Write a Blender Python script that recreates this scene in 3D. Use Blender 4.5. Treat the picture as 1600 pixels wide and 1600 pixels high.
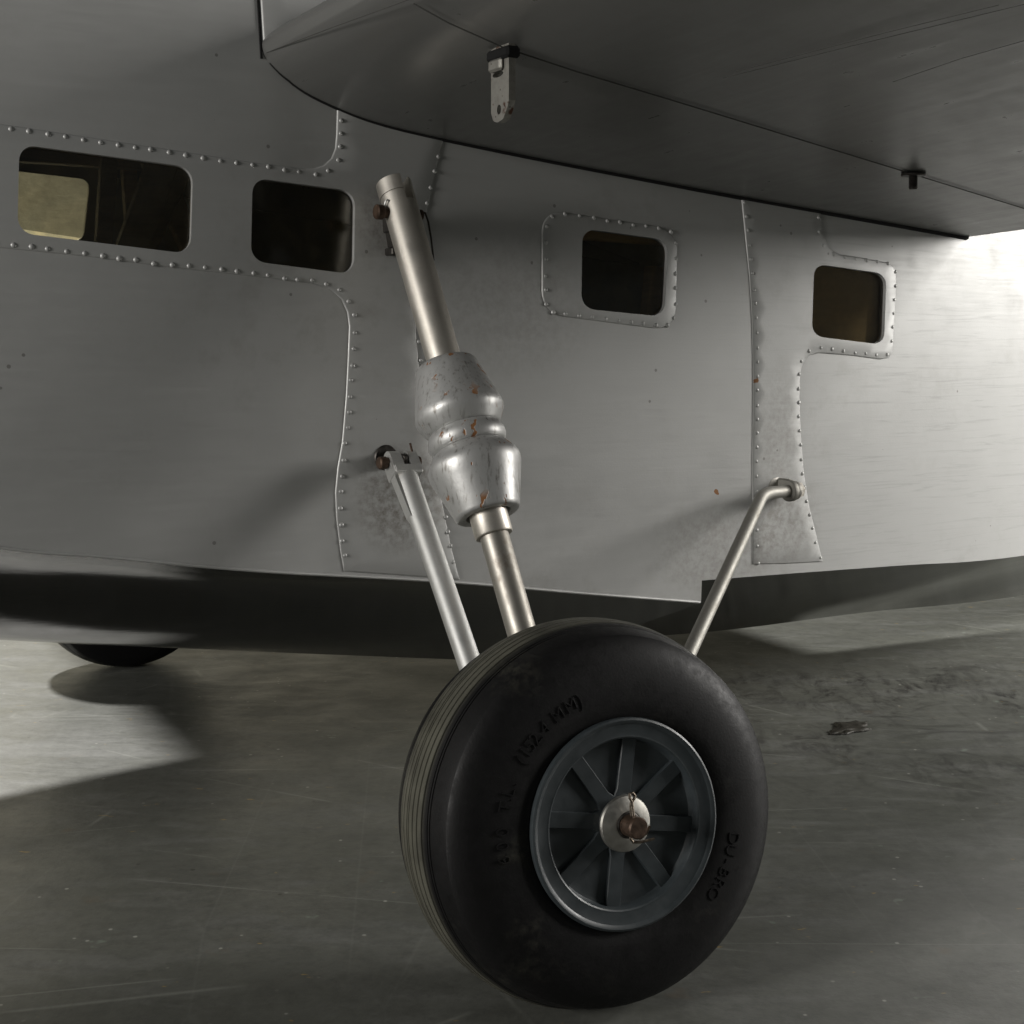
import bpy, bmesh, math, random
import numpy as np
from mathutils import Vector, Matrix
from mathutils.geometry import delaunay_2d_cdt

R = math.radians
scene = bpy.context.scene
for o in list(bpy.data.objects):
    bpy.data.objects.remove(o)
rng = random.Random(7)

# ------------------------------------------------------------------ camera
F = 2200.0                       # focal length in pixels of the 1600 px photograph
HORIZON = 540.0
PITCH = math.atan((800 - HORIZON) / F)
CAM_H = 0.2585
cam_d = bpy.data.cameras.new('camera')
cam_d.sensor_width = 36.0
cam_d.lens = F / 1600 * 36.0
cam_d.clip_start = 0.01
cam_d.clip_end = 100
cam = bpy.data.objects.new('camera', cam_d)
scene.collection.objects.link(cam)
cam.location = (0, 0, CAM_H)
cam.rotation_euler = (math.pi / 2 - PITCH, 0, 0)
scene.camera = cam

# ------------------------------------------------------------------ aircraft frame
AZ = R(31.06)                    # direction of the tail seen from the camera's right
WHEEL_R = 0.0762
A = np.array([math.cos(AZ), math.sin(AZ), 0.0])      # aft
N = np.array([math.sin(AZ), -math.cos(AZ), 0.0])     # outboard, near side
CW = np.array([0.0296, 0.541, 0.0])
HALF_TRACK = 0.343
O = CW - N * HALF_TRACK                              # ground point under the keel
O[2] = 0.0

# ------------------------------------------------------------------ world and lamps
world = bpy.data.worlds.new('World')
scene.world = world
world.use_nodes = True
bg = world.node_tree.nodes['Background']
bg.inputs[0].default_value = (0.95, 1.0, 0.98, 1)
bg.inputs[1].default_value = 0.052

def loc_world(t, l, z):
    p = O + A * t + N * l
    return Vector((p[0], p[1], z))

def lamp(name, pos, target, size, watts, color=(1, 0.97, 0.93), size_y=None, spread=180):
    d = bpy.data.lights.new(name, 'AREA')
    d.shape = 'RECTANGLE' if size_y else 'DISK'
    d.size = size
    if size_y:
        d.size_y = size_y
    d.energy = watts
    d.color = color
    d.spread = R(spread)
    o = bpy.data.objects.new(name, d)
    scene.collection.objects.link(o)
    p = loc_world(*pos)
    o.location = p
    o.rotation_euler = (loc_world(*target) - p).to_track_quat('-Z', 'Y').to_euler()
    return o

lamp('studio_lamp', (-0.10, -1.75, 2.05), (0.1, -0.1, 0.0), 0.17, 98)
lamp('studio_lamp', (2.60, 1.25, 0.98), (0.40, 0.22, 0.20), 0.60, 18.0, size_y=1.15, spread=100)
lamp('studio_lamp', (-1.55, 0.46, 0.47), (0.0, 0.22, 0.3), 0.30, 14, size_y=0.4)
lamp('studio_lamp', (1.60, 1.70, 1.05), (1.00, -0.05, -0.05), 0.40, 6.5, size_y=0.40, spread=45)

scene.view_settings.view_transform = 'Standard'
scene.view_settings.look = 'None'
scene.view_settings.gamma = 1.0
scene.view_settings.use_curve_mapping = False
scene.view_settings.exposure = 0.15
scene.render.engine = 'CYCLES'

# ------------------------------------------------------------------ pixel rays, in the aircraft's own frame (x aft, y to far side, z up)
CAM_L = np.array([(np.array([0, 0, 0]) - O) @ A, -((np.array([0, 0, 0]) - O) @ N), CAM_H])

def ray(px, py):
    x = (px - 800) / F
    y = -(py - 800) / F
    c, s = math.cos(PITCH), math.sin(PITCH)
    w = np.array([x, c + y * s, -s + y * c])
    return np.array([w @ A, -(w @ N), w[2]])

def project(P):
    P = np.asarray(P, float)
    d = P - CAM_L
    w = A * d[0] - N * d[1] + np.array([0, 0, d[2]])
    c, s = math.cos(PITCH), math.sin(PITCH)
    depth = w[1] * c - w[2] * s
    return 800 + F * w[0] / depth, 800 - F * (w[1] * s + w[2] * c) / depth, depth

def at_lat(px, py, l):
    r = ray(px, py)
    k = (-l - CAM_L[1]) / r[1]
    return CAM_L + r * k

def floor_pt(px, py):
    r = ray(px, py)
    p = CAM_L - r * (CAM_L[2] / r[2])
    return O + A * p[0] - N * p[1]

# ------------------------------------------------------------------ hull form
def half_beam(t):
    if t < -0.05:
        u = min(1.0, (-0.05 - t) / 0.57)
        return 0.18 * (1 - u ** 2.2) + 0.0006
    if t > 0.25:
        return 0.18 - 0.06 * (t - 0.25) ** 2 * 1.6
    return 0.18

def S(t, z):
    d = z - 0.24
    return half_beam(t) - (0.34 if d > 0 else 0.15) * d * d * min(1.0, half_beam(t) / 0.18)

def on_hull(px, py, side=1):
    l = 0.17 * side
    for _ in range(10):
        p = at_lat(px, py, l)
        l = S(p[0], p[2]) * side
    return p[0], p[2]

def hull_pt(t, z, off=0.0, side=1):
    e = 0.002
    st = (S(t + e, z) - S(t - e, z)) / (2 * e)
    sz = (S(t, z + e) - S(t, z - e)) / (2 * e)
    n = np.array([-st, -1.0, -sz])       # outward on the near side (y negative)
    n /= np.linalg.norm(n)
    p = np.array([t, -S(t, z), z]) + n * off
    if side < 0:
        p[1] = -p[1]
        n = n * np.array([1, -1, 1])
    return p, n

# ------------------------------------------------------------------ mesh helpers
def tag(o, label=None, cat=None, group=None, kind=None):
    if label: o['label'] = label
    if cat: o['category'] = cat
    if group: o['group'] = group
    if kind: o['kind'] = kind
    return o

def mesh_obj(name, verts, faces, mat, parent=None, smooth=True, angle=30):
    me = bpy.data.meshes.new(name)
    me.from_pydata([tuple(map(float, v)) for v in verts], [], [tuple(map(int, f)) for f in faces])
    me.validate()
    bm = bmesh.new(); bm.from_mesh(me)
    bmesh.ops.remove_doubles(bm, verts=bm.verts, dist=1e-7)
    bmesh.ops.recalc_face_normals(bm, faces=bm.faces)
    bm.to_mesh(me); bm.free()
    if smooth:
        me.shade_smooth()
        me.set_sharp_from_angle(angle=R(angle))
    me.materials.append(mat)
    o = bpy.data.objects.new(name, me)
    scene.collection.objects.link(o)
    o.parent = parent
    return o

def share(name, src, parent, matrix):
    o = bpy.data.objects.new(name, src)
    scene.collection.objects.link(o)
    o.parent = parent
    o.matrix_local = matrix
    return o

class MB:
    def __init__(self):
        self.v = []; self.f = []
    def add(self, vs, fs):
        b = len(self.v)
        self.v += [np.asarray(v, float) for v in vs]
        self.f += [tuple(i + b for i in f) for f in fs]
        return self
    def lathe(self, prof, P, d, segs=48, close=True, arc=None):
        d = np.asarray(d, float); d = d / np.linalg.norm(d)
        h = np.array([1.0, 0, 0]) if abs(d[0]) < 0.8 else np.array([0, 1.0, 0])
        e1 = h - d * (h @ d); e1 /= np.linalg.norm(e1)
        e2 = np.cross(d, e1)
        vs, fs = [], []
        n = len(prof)
        for i in range(segs):
            a = 2 * math.pi * i / segs
            q = e1 * math.cos(a) + e2 * math.sin(a)
            for r, s in prof:
                vs.append(np.asarray(P) + d * s + q * max(r, 1e-6))
        for i in range(segs):
            j = (i + 1) % segs
            for k in range(n - 1):
                fs.append((i * n + k, j * n + k, j * n + k + 1, i * n + k + 1))
        return self.add(vs, fs)
    def box(self, c, ex, ey, ez, sx, sy, sz, bev=0.0):
        c = np.asarray(c, float)
        if bev <= 0:
            vs = [c + ex * a * sx / 2 + ey * b * sy / 2 + ez * g * sz / 2 for a in (-1, 1) for b in (-1, 1) for g in (-1, 1)]
            fs = [(0, 1, 3, 2), (4, 6, 7, 5), (0, 4, 5, 1), (2, 3, 7, 6), (0, 2, 6, 4), (1, 5, 7, 3)]
            return self.add(vs, fs)
        pts = []
        for a in (-1, 1):
            for b in (-1, 1):
                for g in (-1, 1):
                    for ax in range(3):
                        h = [sx / 2 - bev, sy / 2 - bev, sz / 2 - bev]
                        h[ax] += bev
                        pts.append(c + ex * a * h[0] + ey * b * h[1] + ez * g * h[2])
        bm = bmesh.new()
        for p in pts: bm.verts.new(p)
        bmesh.ops.convex_hull(bm, input=bm.verts)
        bm.verts.index_update()
        vs = [np.array(v.co) for v in bm.verts]
        fs = [tuple(v.index for v in f.verts) for f in bm.faces]
        bm.free()
        return self.add(vs, fs)
    def prism(self, poly, P, ex, ey, ez, h0, h1):
        n = len(poly)
        vs = [np.asarray(P) + ex * x + ey * y + ez * h0 for x, y in poly] + [np.asarray(P) + ex * x + ey * y + ez * h1 for x, y in poly]
        fs = [tuple(range(n))[::-1], tuple(range(n, 2 * n))] + [(i, (i + 1) % n, n + (i + 1) % n, n + i) for i in range(n)]
        return self.add(vs, fs)
    def tube(self, pts, rad, segs=16, caps=True):
        pts = [np.asarray(p, float) for p in pts]
        rads = rad if isinstance(rad, (list, tuple)) else [rad] * len(pts)
        vs, fs = [], []
        prev = None
        for i, p in enumerate(pts):
            a = pts[max(0, i - 1)]; b = pts[min(len(pts) - 1, i + 1)]
            d = b - a; d /= np.linalg.norm(d)
            if prev is None:
                h = np.array([0, 0, 1.0]) if abs(d[2]) < 0.9 else np.array([1.0, 0, 0])
            else:
                h = prev
            e1 = h - d * (h @ d); e1 /= np.linalg.norm(e1); prev = e1
            e2 = np.cross(d, e1)
            for k in range(segs):
                g = 2 * math.pi * k / segs
                vs.append(p + (e1 * math.cos(g) + e2 * math.sin(g)) * rads[i])
        for i in range(len(pts) - 1):
            for k in range(segs):
                m = (k + 1) % segs
                fs.append((i * segs + k, i * segs + m, (i + 1) * segs + m, (i + 1) * segs + k))
        if caps:
            fs.append(tuple(range(segs))[::-1]); fs.append(tuple((len(pts) - 1) * segs + k for k in range(segs)))
        return self.add(vs, fs)
    def build(self, name, mat, parent, smooth=True, angle=30):
        return mesh_obj(name, self.v, self.f, mat, parent, smooth, angle)

def inside(pts, poly):
    x, y = pts[:, 0], pts[:, 1]
    r = np.zeros(len(pts), bool)
    n = len(poly)
    for i in range(n):
        x0, y0 = poly[i]; x1, y1 = poly[(i + 1) % n]
        if y0 == y1: continue
        c = ((y0 > y) != (y1 > y)) & (x < (x1 - x0) * (y - y0) / (y1 - y0) + x0)
        r ^= c
    return r

def resample(poly, step, closed=True):
    poly = [np.asarray(p, float) for p in poly]
    out = []
    n = len(poly)
    for i in range(n if closed else n - 1):
        a, b = poly[i], poly[(i + 1) % n]
        k = max(1, int(round(np.linalg.norm(b - a) / step)))
        for j in range(k):
            out.append(a + (b - a) * j / k)
    if not closed: out.append(poly[-1])
    return out

def smooth_line(pts, per=6):
    pts = [np.asarray(p, float) for p in pts]
    out = []
    for i in range(len(pts) - 1):
        p0 = pts[max(0, i - 1)]; p1 = pts[i]; p2 = pts[i + 1]; p3 = pts[min(len(pts) - 1, i + 2)]
        for j in range(per):
            u = j / per
            out.append(0.5 * ((2 * p1) + (-p0 + p2) * u + (2 * p0 - 5 * p1 + 4 * p2 - p3) * u * u + (-p0 + 3 * p1 - 3 * p2 + p3) * u ** 3))
    out.append(pts[-1])
    return out

def fill(outer, holes, step):
    """triangulated polygon with holes in (t, z)"""
    loops = [np.array(outer)] + [np.array(h) for h in holes]
    allb = np.concatenate(loops)
    lo, hi = loops[0].min(0), loops[0].max(0)
    gx = np.arange(lo[0] + step / 2, hi[0], step); gz = np.arange(lo[1] + step / 2, hi[1], step)
    G = np.array([(x + (0.25 if j % 2 else -0.25) * step, z) for j, z in enumerate(gz) for x in gx])
    if len(G):
        m = inside(G, loops[0])
        for h in loops[1:]: m &= ~inside(G, h)
        G = G[m]
        if len(G):
            keep = np.ones(len(G), bool)
            for i0 in range(0, len(G), 2000):
                d = ((G[i0:i0 + 2000, None, :] - allb[None]) ** 2).sum(-1).min(1)
                keep[i0:i0 + 2000] = d > (0.45 * step) ** 2
            G = G[keep]
    verts = [Vector(p) for p in allb] + [Vector(p) for p in G]
    edges = []
    b = 0
    for L in loops:
        n = len(L)
        edges += [(b + i, b + (i + 1) % n) for i in range(n)]
        b += n
    vo, eo, fo, ov, oe, of = delaunay_2d_cdt(verts, edges, [], 0, 1e-9)
    V = np.array([tuple(v) for v in vo])
    T = np.array([f for f in fo])
    c = V[T].mean(1)
    m = inside(c, loops[0])
    for h in loops[1:]: m &= ~inside(c, h)
    return V, T[m]

def offset_loop(loop, d):
    """move a loop inwards by d (loop in any winding)"""
    L = np.array(loop)
    area = 0.5 * np.sum(L[:, 0] * np.roll(L[:, 1], -1) - np.roll(L[:, 0], -1) * L[:, 1])
    t = np.roll(L, -1, 0) - np.roll(L, 1, 0)
    t /= np.linalg.norm(t, axis=1)[:, None] + 1e-12
    n = np.stack([-t[:, 1], t[:, 0]], 1) * (1 if area > 0 else -1)
    return L + n * d

def rounded_px(corners, r, per=7):
    out = []
    n = len(corners)
    for i in range(n):
        p = np.asarray(corners[i], float); a = np.asarray(corners[i - 1], float); b = np.asarray(corners[(i + 1) % n], float)
        u = (a - p) / np.linalg.norm(a - p); v = (b - p) / np.linalg.norm(b - p)
        s, e = p + u * r, p + v * r
        for k in range(per + 1):
            q = k / per
            # circle-like blend
            w0, w1, w2 = (1 - q) ** 2, 2 * q * (1 - q) * 0.8, q * q
            out.append((s * w0 + p * w1 + e * w2) / (w0 + w1 + w2))
    return out

# ------------------------------------------------------------------ materials
def new_mat(name):
    m = bpy.data.materials.new(name)
    m.use_nodes = True
    nt = m.node_tree
    return m, nt, nt.nodes['Principled BSDF']

class NB:
    """terse node builder"""
    def __init__(self, nt):
        self.nt = nt
    def n(self, kind, **kw):
        nd = self.nt.nodes.new(kind)
        for k, v in kw.items():
            setattr(nd, k, v)
        return nd
    def link(self, a, b):
        self.nt.links.new(a, b)
    def put(self, sock, v):
        if hasattr(v, 'links') or isinstance(v, bpy.types.NodeSocket): self.link(v, sock)
        elif v is not None: sock.default_value = v
    def coord(self, kind='Object', scale=(1, 1, 1), rot=(0, 0, 0), loc=(0, 0, 0)):
        tc = self.n('ShaderNodeTexCoord'); mp = self.n('ShaderNodeMapping')
        self.link(tc.outputs[kind], mp.inputs[0])
        mp.inputs['Scale'].default_value = scale; mp.inputs['Rotation'].default_value = rot; mp.inputs['Location'].default_value = loc
        return mp.outputs[0]
    def noise(self, vec, scale, detail=4, rough=0.55, dist=0.0):
        t = self.n('ShaderNodeTexNoise')
        self.link(vec, t.inputs['Vector'])
        t.inputs['Scale'].default_value = scale; t.inputs['Detail'].default_value = detail
        t.inputs['Roughness'].default_value = rough; t.inputs['Distortion'].default_value = dist
        return t.outputs['Fac']
    def voro(self, vec, scale, feature='F1', out='Distance'):
        t = self.n('ShaderNodeTexVoronoi', feature=feature)
        self.link(vec, t.inputs['Vector']); t.inputs['Scale'].default_value = scale
        return t.outputs[out]
    def ramp(self, fac, stops):
        r = self.n('ShaderNodeValToRGB')
        self.link(fac, r.inputs[0])
        els = r.color_ramp.elements
        while len(els) < len(stops): els.new(0.5)
        for e, (p, c) in zip(els, stops):
            e.position = p
            e.color = c if len(c) == 4 else (*c, 1)
        return r.outputs[0]
    def map(self, v, a, b, c, d):
        m = self.n('ShaderNodeMapRange')
        self.put(m.inputs[0], v)
        for i, x in enumerate((a, b, c, d)): m.inputs[i + 1].default_value = x
        return m.outputs[0]
    def math(self, op, a, b=None, c=None):
        m = self.n('ShaderNodeMath', operation=op)
        self.put(m.inputs[0], a)
        if b is not None: self.put(m.inputs[1], b)
        if c is not None: self.put(m.inputs[2], c)
        return m.outputs[0]
    def mix(self, fac, a, b, blend='MIX'):
        m = self.n('ShaderNodeMix', data_type='RGBA', blend_type=blend)
        self.put(m.inputs[0], fac)
        for s, v in ((6, a), (7, b)):
            if isinstance(v, tuple): m.inputs[s].default_value = v if len(v) == 4 else (*v, 1)
            else: self.link(v, m.inputs[s])
        return m.outputs[2]
    def sep(self, vec):
        s = self.n('ShaderNodeSeparateXYZ'); self.link(vec, s.inputs[0]); return s.outputs
    def bump(self, h, strength, dist, normal=None):
        b = self.n('ShaderNodeBump')
        self.link(h, b.inputs['Height']); b.inputs['Strength'].default_value = strength; b.inputs['Distance'].default_value = dist
        if normal is not None: self.link(normal, b.inputs['Normal'])
        return b.outputs[0]

def silver_paint(name, base=(0.42, 0.422, 0.412), metal=0.38, rough=0.50, dirt=1.0, chips=True, patches=(), along=(1.0, 1, 14), bk=1.0):
    m, nt, p = new_mat(name)
    b = NB(nt)
    v = b.coord()
    st = b.coord(scale=along)                 # brush strokes run along the hull
    big = b.noise(v, 7, 5)
    strokes = b.noise(st, 28, 5, 0.6, 0.6)
    fine = b.noise(v, 900, 2)
    mott = b.noise(v, 60, 5, 0.65)
    col = b.mix(b.map(big, 0.35, 0.7, 0.0, 0.35), base, tuple(x * 0.88 for x in base))
    col = b.mix(b.map(strokes, 0.45, 0.75, 0, 0.20), col, tuple(x * 1.12 for x in base))
    aft = b.map(b.sep(v)[0], 0.17, 0.34, 0, 1)
    gr = b.noise(b.coord(scale=(0.35, 1, 9), loc=(0.2, 0, 0.4)), 36, 5, 0.72, 1.4)
    col = b.mix(b.math('MULTIPLY', b.map(gr, 0.53, 0.66, 0, 0.38), aft), col, tuple(x * 0.62 for x in base))
    # grime
    g = b.math('MULTIPLY', b.map(mott, 0.52, 0.78, 0, 0.32 * dirt), b.map(big, 0.42, 0.62, 0, 1))
    col = b.mix(g, col, (0.19, 0.175, 0.15))
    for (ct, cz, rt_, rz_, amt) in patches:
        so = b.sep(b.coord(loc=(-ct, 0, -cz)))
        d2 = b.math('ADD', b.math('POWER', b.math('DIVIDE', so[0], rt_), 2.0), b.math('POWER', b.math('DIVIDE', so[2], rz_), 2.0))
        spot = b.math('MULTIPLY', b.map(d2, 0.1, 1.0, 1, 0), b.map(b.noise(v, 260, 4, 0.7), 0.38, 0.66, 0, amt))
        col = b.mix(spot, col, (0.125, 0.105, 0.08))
    specks = b.voro(v, 95)
    sp = b.math('MULTIPLY', b.math('LESS_THAN', specks, 0.085), b.math('GREATER_THAN', b.noise(v, 31, 1), 0.61))
    col = b.mix(b.math('MULTIPLY', sp, 0.55 * dirt), col, (0.09, 0.08, 0.07))
    if chips:
        cv = b.voro(b.coord(loc=(0.3, 0.1, 0.27)), 22)
        ch = b.math('MULTIPLY', b.math('LESS_THAN', b.math('ADD', cv, b.math('MULTIPLY', b.noise(v, 300, 2), 0.13)), 0.098), b.math('GREATER_THAN', b.noise(v, 9, 1), 0.56))
        col = b.mix(ch, col, (0.24, 0.11, 0.04))
    b.link(col, p.inputs['Base Color'])
    p.inputs['Metallic'].default_value = metal
    p.inputs['Coat Weight'].default_value = 0.12
    p.inputs['Coat Roughness'].default_value = 0.30
    b.link(b.map(b.math('ADD', strokes, mott), 0.7, 1.4, rough - 0.06, rough + 0.10), p.inputs['Roughness'])
    nrm = b.bump(strokes, 0.10 * bk, 0.0005)
    nrm = b.bump(fine, 0.10 * bk, 0.0002, nrm)
    nrm = b.bump(b.noise(v, 14, 2), 0.25, 0.002, nrm)
    b.link(nrm, p.inputs['Normal'])
    return m

def simple(name, col, rough=0.5, metal=0.0, nscale=120, var=0.25, bump=0.1, bdist=0.0003, aniso=None, spec=0.5):
    m, nt, p = new_mat(name)
    b = NB(nt)
    v = b.coord(scale=aniso or (1, 1, 1))
    nz = b.noise(v, nscale, 4, 0.6)
    c = b.mix(b.map(nz, 0.3, 0.75, 0, 1), tuple(x * (1 - var) for x in col), tuple(min(1, x * (1 + var)) for x in col))
    b.link(c, p.inputs['Base Color'])
    p.inputs['Metallic'].default_value = metal
    p.inputs['Specular IOR Level'].default_value = spec
    b.link(b.map(nz, 0.3, 0.7, rough * 0.85, min(1, rough * 1.2)), p.inputs['Roughness'])
    b.link(b.bump(nz, bump, bdist), p.inputs['Normal'])
    return m

M = {}
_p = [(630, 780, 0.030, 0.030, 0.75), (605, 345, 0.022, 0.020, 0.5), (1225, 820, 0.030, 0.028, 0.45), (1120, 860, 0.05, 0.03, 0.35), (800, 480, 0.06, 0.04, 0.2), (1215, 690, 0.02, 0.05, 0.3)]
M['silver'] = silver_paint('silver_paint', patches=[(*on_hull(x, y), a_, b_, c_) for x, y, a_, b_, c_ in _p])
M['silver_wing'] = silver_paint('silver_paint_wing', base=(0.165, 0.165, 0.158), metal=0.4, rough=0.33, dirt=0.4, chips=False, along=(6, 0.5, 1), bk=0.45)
M['seam'] = simple('seam_filler', (0.05, 0.05, 0.045), 0.7)
M['seal'] = simple('black_gap_filler', (0.01, 0.01, 0.01), 0.9, spec=0.2)
M['wood'] = simple('plywood', (0.50, 0.32, 0.15), 0.6, nscale=40, aniso=(1, 1, 8))
M['pale_wood'] = simple('pale_plywood', (0.60, 0.45, 0.27), 0.7, nscale=30, aniso=(1, 1, 6), var=0.12)
M['dark_wood'] = simple('stained_wood', (0.28, 0.19, 0.10), 0.6, nscale=40, aniso=(1, 1, 8))
M['rust'] = simple('bronzed_bolt', (0.085, 0.055, 0.038), 0.5, 0.6, nscale=400, var=0.5, bump=0.4, bdist=0.0004)
M['dark_steel'] = simple('dark_steel', (0.06, 0.055, 0.05), 0.45, 0.8, nscale=500, var=0.4)
M['pin'] = simple('pin_wire', (0.24, 0.20, 0.16), 0.35, 1.0, nscale=700, var=0.4)
M['rim'] = simple('rim_plastic', (0.036, 0.044, 0.048), 0.42, 0.0, nscale=200, var=0.12, bump=0.06)
M['washer'] = simple('washer_aluminium', (0.36, 0.35, 0.32), 0.45, 0.9, nscale=300, var=0.15)

# warm machined tube
def tube_metal(name, col, rough, grime=(0.2, 0.16, 0.11), amount=0.4, seam=0.0):
    m, nt, p = new_mat(name)
    b = NB(nt)
    v = b.coord()
    nz = b.noise(v, 90, 5, 0.7)
    sc = b.noise(b.coord(scale=(1, 1, 12)), 420, 3, 0.6)
    sm = b.noise(v, 22, 3)
    c = b.mix(b.map(sc, 0.3, 0.7, 0, 0.35), col, tuple(x * 0.75 for x in col))
    c = b.mix(b.math('MULTIPLY', b.map(nz, 0.5, 0.75, 0, amount), b.map(sm, 0.4, 0.6, 0.2, 1)), c, grime)
    b.link(c, p.inputs['Base Color'])
    p.inputs['Metallic'].default_value = 0.9
    b.link(b.map(nz, 0.3, 0.75, rough, rough + 0.18), p.inputs['Roughness'])
    b.link(b.bump(sc, 0.12, 0.0002), p.inputs['Normal'])
    return m
M['tube'] = tube_metal('machined_tube', (0.65, 0.615, 0.555), 0.36)
M['piston'] = tube_metal('worn_piston', (0.40, 0.38, 0.34), 0.40, (0.12, 0.075, 0.045), 0.9)
M['dull'] = tube_metal('dull_alloy', (0.36, 0.35, 0.32), 0.50, amount=0.5)
M['brace'] = tube_metal('aluminium_brace', (0.66, 0.66, 0.64), 0.42, amount=0.3)

# silver painted turned wood with orange-brown chips
m, nt, p = new_mat('painted_turned_wood')
b = NB(nt); v = b.coord()
nz = b.noise(v, 110, 5, 0.65)
base = b.mix(b.map(nz, 0.35, 0.7, 0, 0.5), (0.54, 0.54, 0.53), (0.42, 0.42, 0.41))
base = b.mix(b.math('MULTIPLY', b.map(b.noise(b.coord(scale=(2.5, 2.5, 0.5)), 190, 4, 0.7), 0.54, 0.70, 0, 1), 0.75), base, (0.16, 0.145, 0.125))
chip = b.noise(b.coord(scale=(1.3, 1.3, 0.55), loc=(0.031, 0.012, 0.05)), 150, 3, 0.6)
zone = b.noise(b.coord(loc=(0.01, 0.02, 0.0)), 34, 2)
ch = b.math('MULTIPLY', b.map(chip, 0.63, 0.645, 0, 1), b.map(zone, 0.46, 0.52, 0, 1))
col = b.mix(ch, base, (0.24, 0.11, 0.042))
b.link(col, p.inputs['Base Color'])
b.link(b.map(ch, 0, 1, 0.6, 0.0), p.inputs['Metallic'])
b.link(b.map(nz, 0.3, 0.7, 0.36, 0.50), p.inputs['Roughness'])
b.link(b.bump(b.math('SUBTRACT', nz, b.math('MULTIPLY', ch, 1.5)), 0.4, 0.0004), p.inputs['Normal'])
M['boot'] = m

# corroded plated steel of the wing fitting
m, nt, p = new_mat('corroded_plate')
b = NB(nt); v = b.coord()
pit = b.noise(v, 420, 4, 0.65)
sp = b.noise(v, 160, 3, 0.6)
col = b.mix(b.map(pit, 0.4, 0.7, 0, 0.5), (0.34, 0.33, 0.30), (0.20, 0.19, 0.17))
col = b.mix(b.map(sp, 0.60, 0.66, 0, 1), col, (0.10, 0.045, 0.028))
col = b.mix(b.map(b.voro(v, 330), 0.10, 0.16, 0.8, 0), col, (0.04, 0.03, 0.025))
b.link(col, p.inputs['Base Color']); p.inputs['Metallic'].default_value = 0.7
p.inputs['Roughness'].default_value = 0.42
b.link(b.bump(pit, 0.4, 0.0003), p.inputs['Normal'])
M['plate'] = m

# black gloss hull bottom
m, nt, p = new_mat('black_enamel')
b = NB(nt); v = b.coord()
st = b.noise(b.coord(scale=(0.5, 3, 9)), 60, 4, 0.6)
sc = b.noise(b.coord(rot=(0, 0.6, 0), scale=(0.6, 4, 14)), 30, 3, 0.6, 1.0)
col = b.mix(b.map(sc, 0.5, 0.75, 0, 0.5), (0.008, 0.008, 0.0075), (0.024, 0.0235, 0.022))
b.link(col, p.inputs['Base Color'])
b.link(b.map(b.noise(v, 18, 4), 0.3, 0.7, 0.07, 0.15), p.inputs['Roughness'])
b.link(b.bump(st, 0.10, 0.0005), p.inputs['Normal'])
M['black'] = m

# tyre rubber: z of the tyre mesh runs along the axle, so dust follows the tread
m, nt, p = new_mat('tyre_rubber')
b = NB(nt); v = b.coord()
s = b.sep(v)
rad = b.math('SQRT', b.math('ADD', b.math('MULTIPLY', s[0], s[0]), b.math('MULTIPLY', s[1], s[1])))
tread = b.math('MULTIPLY', b.map(b.math('ABSOLUTE', s[2]), 0.0095, 0.0125, 1, 0), b.map(rad, 0.0735, 0.0752, 0, 1))
nz = b.noise(v, 220, 5, 0.7)
nz2 = b.noise(v, 60, 4, 0.6)
dust = b.math('MULTIPLY', tread, b.map(nz2, 0.25, 0.6, 0.45, 1))
col = b.mix(b.math('MULTIPLY', dust, 0.85), (0.0062, 0.0060, 0.0062), (0.115, 0.112, 0.088))
side_d = b.math('MULTIPLY', b.map(b.noise(b.coord(loc=(0.4, 0.2, 0)), 26, 4, 0.65), 0.54, 0.72, 0, 0.45), b.map(nz, 0.42, 0.62, 0, 1))
col = b.mix(side_d, col, (0.075, 0.073, 0.055))
b.link(col, p.inputs['Base Color'])
b.link(b.map(nz, 0.3, 0.7, 0.42, 0.62), p.inputs['Roughness'])
p.inputs['Specular IOR Level'].default_value = 0.24
b.link(b.bump(b.noise(v, 900, 3, 0.7), 0.22, 0.0003), p.inputs['Normal'])
M['rubber'] = m

# amber acrylic
m, nt, p = new_mat('amber_acrylic')
nt.nodes.remove(p)
b = NB(nt)
out = nt.nodes['Material Output']
tr = b.n('ShaderNodeBsdfTransparent'); tr.inputs[0].default_value = (0.96, 0.945, 0.87, 1)
gl = b.n('ShaderNodeBsdfGlossy'); gl.inputs[0].default_value = (1, 1, 1, 1); gl.inputs['Roughness'].default_value = 0.12
df = b.n('ShaderNodeBsdfDiffuse'); df.inputs[0].default_value = (0.10, 0.085, 0.05, 1)
fr = b.n('ShaderNodeFresnel'); fr.inputs[0].default_value = 1.45
ms = b.n('ShaderNodeMixShader'); ms2 = b.n('ShaderNodeMixShader')
b.link(b.map(b.noise(b.coord(), 120, 5, 0.7), 0.35, 0.8, 0.02, 0.16), ms2.inputs[0])
b.link(tr.outputs[0], ms2.inputs[1]); b.link(df.outputs[0], ms2.inputs[2])
b.link(fr.outputs[0], ms.inputs[0]); b.link(ms2.outputs[0], ms.inputs[1]); b.link(gl.outputs[0], ms.inputs[2])
b.link(ms.outputs[0], out.inputs[0])
M['acrylic'] = m

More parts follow.
